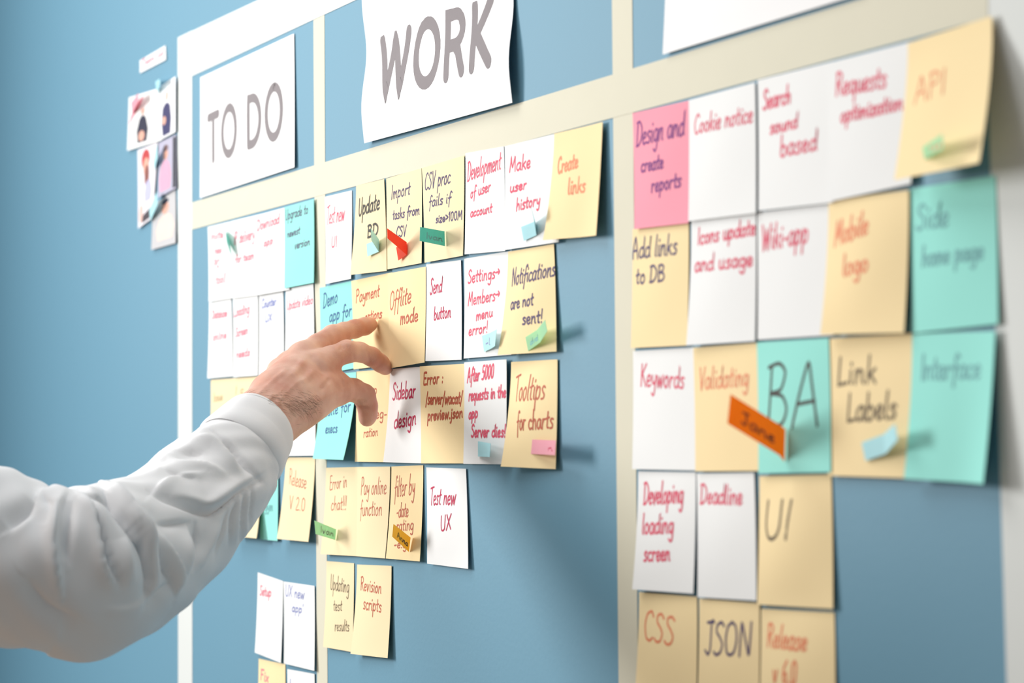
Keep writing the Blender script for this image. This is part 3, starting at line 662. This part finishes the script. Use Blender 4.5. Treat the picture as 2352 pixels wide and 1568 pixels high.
lin = np.unique(np.ravel_multi_index(idx.T, (nx, ny, nz))); idx = np.array(np.unravel_index(lin, (nx, ny, nz))).T
for k in range(0, len(idx), 200000):
    q = idx[k:k+200000]; Pc = np.stack([gx[q[:, 0]], gy[q[:, 1]], gz[q[:, 2]]], -1)
    VOL[q[:, 0], q[:, 1], q[:, 2]] = field(C3+Pc@B3)
def surface_nets(vol):
    s = vol < 0
    cells = np.zeros(tuple(n-1 for n in vol.shape), bool); 
    c8 = [s[i:s.shape[0]-1+i, j:s.shape[1]-1+j, k:s.shape[2]-1+k] for i in (0, 1) for j in (0, 1) for k in (0, 1)]
    alls = np.logical_and.reduce(c8); anys = np.logical_or.reduce(c8); cells = anys & ~alls
    ci = np.argwhere(cells); vid = -np.ones(cells.shape, np.int64); vid[tuple(ci.T)] = np.arange(len(ci))
    acc = np.zeros((len(ci), 3)); cnt = np.zeros(len(ci))
    cor = [(i, j, k) for i in (0, 1) for j in (0, 1) for k in (0, 1)]
    for a in cor:
        for ax in range(3):
            if a[ax]: continue
            b = list(a); b[ax] = 1
            va = vol[ci[:, 0]+a[0], ci[:, 1]+a[1], ci[:, 2]+a[2]]; vb = vol[ci[:, 0]+b[0], ci[:, 1]+b[1], ci[:, 2]+b[2]]
            mk = (va < 0) != (vb < 0); t = np.where(mk, va/np.where(mk, va-vb, 1), 0)
            p = np.tile(np.array(a, float), (len(ci), 1)); p[:, ax] += t
            acc[mk] += p[mk]; cnt[mk] += 1
    V = ci+acc/cnt[:, None]
    Fq = []
    for ax in range(3):
        o1, o2 = [(1, 2), (2, 0), (0, 1)][ax]
        sl = [slice(None)]*3; sl2 = [slice(None)]*3; sl[ax] = slice(0, -1); sl2[ax] = slice(1, None)
        e = s[tuple(sl)] != s[tuple(sl2)]; ei = np.argwhere(e)
        ei = ei[(ei[:, o1] > 0) & (ei[:, o2] > 0) & (ei[:, o1] < vol.shape[o1]-1) & (ei[:, o2] < vol.shape[o2]-1)]
        def g(d1, d2):
            q = ei.copy(); q[:, o1] -= d1; q[:, o2] -= d2; return vid[tuple(q.T)]
        quad = np.stack([g(0, 0), g(1, 0), g(1, 1), g(0, 1)], 1)
        inside = s[tuple(ei.T)]; quad[~inside] = quad[~inside][:, ::-1]
        Fq.append(quad)
    Fq = np.concatenate(Fq); return V, Fq[(Fq >= 0).all(1)]
V, Fq = surface_nets(VOL)
# relax
E2 = np.concatenate([Fq[:, [0, 1]], Fq[:, [1, 2]], Fq[:, [2, 3]], Fq[:, [3, 0]]])
def relax(V, it=2, f=.5):
    for _ in range(it):
        acc = np.zeros_like(V); cn = np.zeros(len(V))
        for a, b in ((0, 1), (1, 0)):
            for d in range(3): acc[:, d] += np.bincount(E2[:, a], V[E2[:, b], d], len(V))
            cn += np.bincount(E2[:, a], minlength=len(V))
        V = V*(1-f)+f*acc/cn[:, None]
    return V
V = relax(V, 2)
V = C3+(lo+V*hstep)@B3
def normals(V, Fq):
    n = np.cross(V[Fq[:, 2]]-V[Fq[:, 0]], V[Fq[:, 3]]-V[Fq[:, 1]]); out = np.zeros_like(V)
    for k in range(4):
        for d in range(3): out[:, d] += np.bincount(Fq[:, k], n[:, d], len(V))
    return out/np.maximum(1e-12, np.linalg.norm(out, axis=1))[:, None]
Nv = normals(V, Fq)
cen = V.mean(0)
if ((Nv*(V-cen)).sum(1)).mean() < 0: Fq = Fq[:, ::-1]; Nv = -Nv
def pxy(V):
    q = (V-C3)@B3.T; return W_/2+F*q[:, 0]/q[:, 2], H_/2-F*q[:, 1]/q[:, 2]
def seg_dist(X, Y, pts):
    best = np.full(len(X), 1e9)
    for (x0, y0), (x1, y1) in zip(pts, pts[1:]):
        dx, dy = x1-x0, y1-y0; t = np.clip(((X-x0)*dx+(Y-y0)*dy)/(dx*dx+dy*dy), 0, 1)
        best = np.minimum(best, np.hypot(X-x0-t*dx, Y-y0-t*dy))
    return best
X, Y = pxy(V); facing = np.clip(-(Nv@(np.array(f0))), 0, 1)
hnd = [  # tendons, knuckles, creases, webs: (line, width px, height mm)
 ([(600,935),(650,885),(694,832)], 8, 1.3), ([(618,948),(670,895),(716,856)], 8, 1.2), ([(585,915),(625,880),(655,852)], 7, 1.0),
 ([(632,902),(668,866)], 6, -1.0), ([(646,922),(690,880)], 6, -1.0), ([(612,896),(642,868)], 5, -.7),
 ([(716,820),(735,840),(742,858)], 9, -1.2), ([(792,789),(803,790)], 7, .7),
 ([(786,790),(781,803)], 2.2, -.6), ([(793,786),(789,799)], 2.2, -.6), ([(800,787),(797,797)], 2.0, -.45),
 ([(845,812),(850,832)], 2.5, -.45), ([(812,815),(816,832)], 2.5, -.4),
 ([(786,873),(789,888)], 2.2, -.55), ([(806,872),(802,886)], 2.2, -.4),
 ([(822,920),(829,933),(844,936)], 2.8, -.9), ([(826,918),(838,922)], 2.5, -.5),
 ([(752,790),(757,803)], 2.2, -.45), ([(760,787),(764,800)], 2.2, -.45),
 ([(690,930),(760,905),(800,900)], 12, .9), ([(640,985),(700,955),(745,932)], 12, -.8),
 ([(755,872),(742,890)], 5, -.8), ([(700,860),(722,880),(730,905)], 12, -.8),
 ([(570,925),(620,930),(660,945)], 9, .5), ([(600,965),(650,975)], 9, -.5)]
for pts, wd, hh in hnd:
    V = V+Nv*(1.3*hh*mm*np.exp(-(seg_dist(X, Y, pts)/wd)**2)*np.clip(facing*2, 0, 1))[:, None]
hand = padd('hand', V, Fq, SKIN)
# fingernails
def nail(js, dorsal, wdt, ln, back=.004):
    (A, ra), (Bq, rb) = js[-2], js[-1]
    t = Bq-A; t /= np.linalg.norm(t); d = dorsal-(dorsal@t)*t; d /= np.linalg.norm(d); s_ = np.cross(t, d)
    c = Bq+d*(rb*.72+.0006)-t*back; Vn = []; Fn = []
    for j in range(7):
        for i in range(7):
            a = (i/6-.5)*2; bb = (j/6-.5)*2; ww = wdt*(1-.25*max(0, abs(bb)-.5)**2*4)
            Vn.append(c+s_*a*ww+t*bb*ln-d*(a*a*wdt*.42+bb*bb*.0006))
    for j in range(6):
        for i in range(6): k = j*7+i; Fn.append((k, k+1, k+8, k+7))
    o = padd('fingernail', Vn, Fn, NAIL); md = o.modifiers.new('t', 'SOLIDIFY'); md.thickness = .0005
U3 = np.array(UP); R3 = np.array(RT)
nail(fing['middle'], U3*.9+R3*.35+np.array(f0)*.25, .0052, .0058, .005)
nail(fing['index'], R3*.8+U3*.6+np.array(f0)*.35, .0052, .0058, .004)
nail(fing['thumb'], R3*.8+np.array(f0)*.7, .0062, .0068, .003)
# arm hair (fine, tapering)
HV = []; HF = []
sel = np.argwhere((X > 560) & (X < 735) & (Y > 885) & (Y < 1000) & (facing > .25)).ravel()
rr = random.Random(5)
tries = 0; nh = 0
while nh < 430 and tries < 9000:
    tries += 1; i = sel[rr.randrange(len(sel))]; x, y = X[i], Y[i]
    # band running from the cuff to the base of the thumb, densest over the thumb side of the wrist
    dband = seg_dist(np.array([x]), np.array([y]), [(560,925),(610,928),(665,925),(700,920),(712,930)])[0]
    dens = math.exp(-(dband/16)**2)*.75+math.exp(-(((x-690)/26)**2+((y-935)/14)**2))*1.3
    if rr.random() > dens: continue
    ang = math.radians(rr.uniform(-22, 22)-8) if x < 650 else math.radians(rr.uniform(-5, 40))
    d2 = R3*math.cos(ang)-U3*math.sin(ang); n = Nv[i]; d2 = d2-(d2@n)*n; d2 /= np.linalg.norm(d2)
    L_ = rr.uniform(.004, .0085); p = V[i]; pts = [p+d2*L_*t+n*(.0001+.0011*math.sin(t*2.6)) for t in (0, .35, .7, 1)]
    side = np.cross(n, d2); wv = .00006
    b0 = len(HV)
    for k, q in enumerate(pts):
        ww = wv*(1-.75*k/3)
        HV += [q+side*ww, q-side*ww, q+n*ww]
    for k in range(3):
        for a, b in ((0, 1), (1, 2), (2, 0)): HF.append((b0+3*k+a, b0+3*k+b, b0+3*k+3+b, b0+3*k+3+a))
    nh += 1
hr = padd('arm_hair', HV, HF, HAIR); tag(hr, 'short dark hair on the back of the wrist', kind='stuff')

# sleeve: stations (picture centre, depth, half width in picture units)
def loft(stn, ns, na, disp, ratio=1.0, a0=0):
    st_ = np.array(stn, float); m_ = len(st_)
    def cr(t):
        i = min(int(t), m_-2); f = t-i; a = st_[max(i-1, 0)]; b = st_[i]; c = st_[i+1]; d = st_[min(i+2, m_-1)]
        return .5*((2*b)+(-a+c)*f+(2*a-5*b+4*c-d)*f*f+(-a+3*b-3*c+d)*f**3)
    ts = np.linspace(0, m_-1, ns); S_ = np.array([cr(t) for t in ts])
    Cn = np.array([at_depth(s[0], s[1], s[2]) for s in S_]); T = np.gradient(Cn, axis=0); T /= np.linalg.norm(T, axis=1)[:, None]
    V = np.zeros((ns, na, 3)); Nn = np.zeros((ns, na, 3))
    for i in range(ns):
        view = Cn[i]-C3; view /= np.linalg.norm(view)
        A = np.cross(T[i], view); A /= np.linalg.norm(A); Bv = np.cross(T[i], A)
        if A@U3 < 0: A = -A
        if Bv@view > 0: Bv = -Bv          # Bv points to the camera
        r = S_[i][3]*S_[i][2]/F
        an = np.linspace(0, 2*math.pi, na, endpoint=False)
        V[i] = Cn[i]+np.outer(np.cos(an)*r, A)+np.outer(np.sin(an)*r*ratio, Bv)
        nn = np.outer(np.cos(an), A)+np.outer(np.sin(an)/ratio, Bv); Nn[i] = nn/np.linalg.norm(nn, axis=1)[:, None]
    Vf = V.reshape(-1, 3); Nf = Nn.reshape(-1, 3)
    if disp is not None: Vf = Vf+Nf*disp(Vf, Nf, np.repeat(ts, na), np.tile(np.linspace(0, 2*math.pi, na, endpoint=False), ns))[:, None]
    Fc = [(i*na+j, i*na+(j+1) % na, (i+1)*na+(j+1) % na, (i+1)*na+j) for i in range(ns-1) for j in range(na)]
    return Vf, Fc
SL = [(578,998,1.742,84),(557,1030,1.731,98),(538,1056,1.722,107),(494,1112,1.700,126),(413,1190,1.664,146),(336,1249,1.630,161),(273,1288,1.602,180),(197,1313,1.576,196),(130,1310,1.566,188),(66,1302,1.564,184),(8,1284,1.567,196),(-60,1268,1.571,204),(-150,1250,1.577,208),(-300,1215,1.59,212),(-480,1140,1.61,222),(-640,1060,1.63,232),(-720,1030,1.64,205),(-755,1018,1.645,140),(-765,1014,1.647,40),(-766,1013,1.648,3)]
folds = [ # picture line, half width, height mm
 ([(235,1122),(271,1172),(312,1226),(338,1285),(346,1334),(338,1378)], 10, -7.5), ([(255,1118),(290,1160),(330,1215),(354,1280),(362,1330)], 10, 5.2),
 ([(205,1120),(240,1118),(275,1135),(300,1168)], 10, 4.0), ([(198,1140),(225,1142),(250,1150)], 7, -3),
 ([(150,1130),(131,1165),(124,1221),(128,1289),(142,1370)], 13, 4.5), ([(170,1150),(162,1215),(158,1290)], 17, -4.0), ([(80,1150),(60,1180),(20,1215)], 20, -3.5), ([(90,1128),(120,1160),(110,1210)], 12, -2.2),
 ([(186,1140),(212,1180),(226,1235),(239,1300),(262,1348)], 10, 4.2), ([(214,1160),(240,1235),(258,1300),(275,1340)], 10, -3.6), ([(285,1235),(295,1290),(300,1340)], 14, 2.8),
 ([(492,996),(530,1022),(556,1050),(580,1085),(594,1100)], 9, -3.8), ([(404,1018),(450,1012),(490,1016),(525,1048),(548,1082)], 10, 3.4), ([(400,1037),(440,1034),(470,1040)], 9, -2.6), ([(385,1048),(420,1062),(470,1070),(515,1092)], 12, 2.2),
 ([(598,1106),(542,1140),(490,1182),(440,1172),(400,1160),(345,1132)], 9, -3.6), ([(590,1090),(540,1118),(480,1160),(440,1152),(390,1140)], 11, 3.0),
 ([(345,1140),(400,1100),(470,1090)], 12, 1.8), ([(365,1075),(410,1095),(450,1100)], 9, -1.8),
 ([(541,1150),(535,1190),(531,1250)], 5, -2.2), ([(560,1130),(557,1190),(553,1250)], 5, -2.0), ([(550,1140),(546,1195),(543,1250)], 4.5, 1.8), ([(577,1120),(574,1170),(571,1215)], 5, -1.8), ([(568,1120),(566,1180),(562,1230)], 4.5, 1.6), ([(521,1170),(512,1220),(492,1280)], 6, -1.8),
 ([(345,1240),(370,1285),(392,1330),(396,1370)], 11, -4.0), ([(362,1225),(385,1265),(408,1320),(400,1360)], 9, 3.4), ([(430,1215),(428,1270),(418,1330)], 9, 3.0), ([(450,1200),(455,1250),(440,1310)], 10, -2.6), ([(500,1200),(482,1250),(456,1300)], 9, 2.2),
 ([(330,1400),(370,1350),(400,1340)], 12, -2), ([(240,1400),(300,1400),(350,1370)], 18, 1.8), ([(60,1330),(110,1390),(180,1420)], 26, -2.4),
 ([(360,1200),(400,1200),(440,1198)], 9, -2.0), ([(300,1180),(320,1250),(330,1300)], 7, 1.5)]
def smooth_line(pts):
    return [tuple(p) for p in smooth(pts, 4)] if len(pts) > 2 else pts
def fold_field(X, Y, pts, wd):
    # distance to the fold line, steep on one side and gentle on the other, dying out at both ends
    L_ = [math.hypot(b[0]-a[0], b[1]-a[1]) for a, b in zip(pts, pts[1:])]; tot = sum(L_); acc = 0
    best = np.full(len(X), 1e9); sg = np.ones(len(X)); arc = np.zeros(len(X))
    for (a, b), l in zip(zip(pts, pts[1:]), L_):
        dx, dy = b[0]-a[0], b[1]-a[1]; t = np.clip(((X-a[0])*dx+(Y-a[1])*dy)/(l*l), 0, 1)
        d = np.hypot(X-a[0]-t*dx, Y-a[1]-t*dy); m = d < best
        best = np.where(m, d, best); sg = np.where(m, np.sign((X-a[0])*dy-(Y-a[1])*dx), sg); arc = np.where(m, (acc+t*l)/tot, arc); acc += l
    k = np.clip(.5+.5*sg*np.minimum(1, best/(wd*.3)), 0, 1)
    w_ = wd*(.5*k+1.8*(1-k)); tp = np.sin(np.pi*np.clip(arc*.92+.04, 0, 1))**.8
    return np.exp(-(best/w_)**1.6)*tp
def sleeve_disp(Vf, Nf, ts, an):
    X, Y = pxy(Vf); fc = np.clip(-(Nf@np.array(f0))*1.6+.25, 0, 1); d = np.zeros(len(Vf))
    for pts, wd, hh in folds: d += 1.7*hh*.001*fold_field(X, Y, smooth_line(pts), wd*.8)*fc
    body_ = np.clip((ts-1.3)/1.2, 0, 1)*.8
    d += body_*(.0013*np.sin(an*3+ts*2.4)+.0011*np.sin(an*5-ts*3.7+1)+.0007*np.sin(an*9+ts*6.1))
    d += -.0012*np.exp(-((ts-.15)/.25)**2)
    return d
Vs, Fs = loft(SL, 420, 300, sleeve_disp, .92)
sl = padd('shirt_sleeve', Vs, Fs, SHIRT); md = sl.modifiers.new('cloth', 'SOLIDIFY'); md.thickness = .0009; md.offset = -1
CU = [(594,982,1.757,76),(591,985,1.755,79),(582,996,1.748,84),(568,1014,1.740,91),(553,1034,1.731,99),(545,1044,1.727,101)]
def cuff_disp(Vf, Nf, ts, an):
    return .0012+.0009*np.exp(-((ts-.5)/.5)**2)*0+.0005*np.sin(an*2+ts)-.0016*np.exp(-((ts-5)/.5)**2)-.0006*np.exp(-((ts-0)/.25)**2)+.0003*np.exp(-((ts-.9)/.18)**2)
Vc, Fcf = loft(CU, 50, 160, cuff_disp, .92)
cf = padd('shirt_cuff', Vc, Fcf, SHIRT); md = cf.modifiers.new('cloth', 'SOLIDIFY'); md.thickness = .0022; md.offset = -1

# stitched seam of the cuff and its small button
def seam(stn_t, off, name, mat, rad=.00035):
    Vq, _ = loft(CU, 50, 160, cuff_disp, .92)
    na = 160; row = Vq.reshape(50, na, 3)[stn_t]; cen_ = row.mean(0); Vn = []; Fn = []
    for j in range(na):
        p = row[j]; n = (p-cen_)/np.linalg.norm(p-cen_); t = row[(j+1) % na]-row[j-1]; t /= np.linalg.norm(t); b = np.cross(t, n)
        for k in range(6): a = k*math.pi/3; Vn.append(p+n*(off+math.cos(a)*rad)+b*math.sin(a)*rad)
    for j in range(na):
        for k in range(6): Fn.append((j*6+k, j*6+(k+1) % 6, ((j+1) % na)*6+(k+1) % 6, ((j+1) % na)*6+k))
    return padd(name, Vn, Fn, mat)
seam(5, .00005, 'stitching', SHIRT, .00028); seam(44, .0000, 'stitching', SHIRT, .0003)
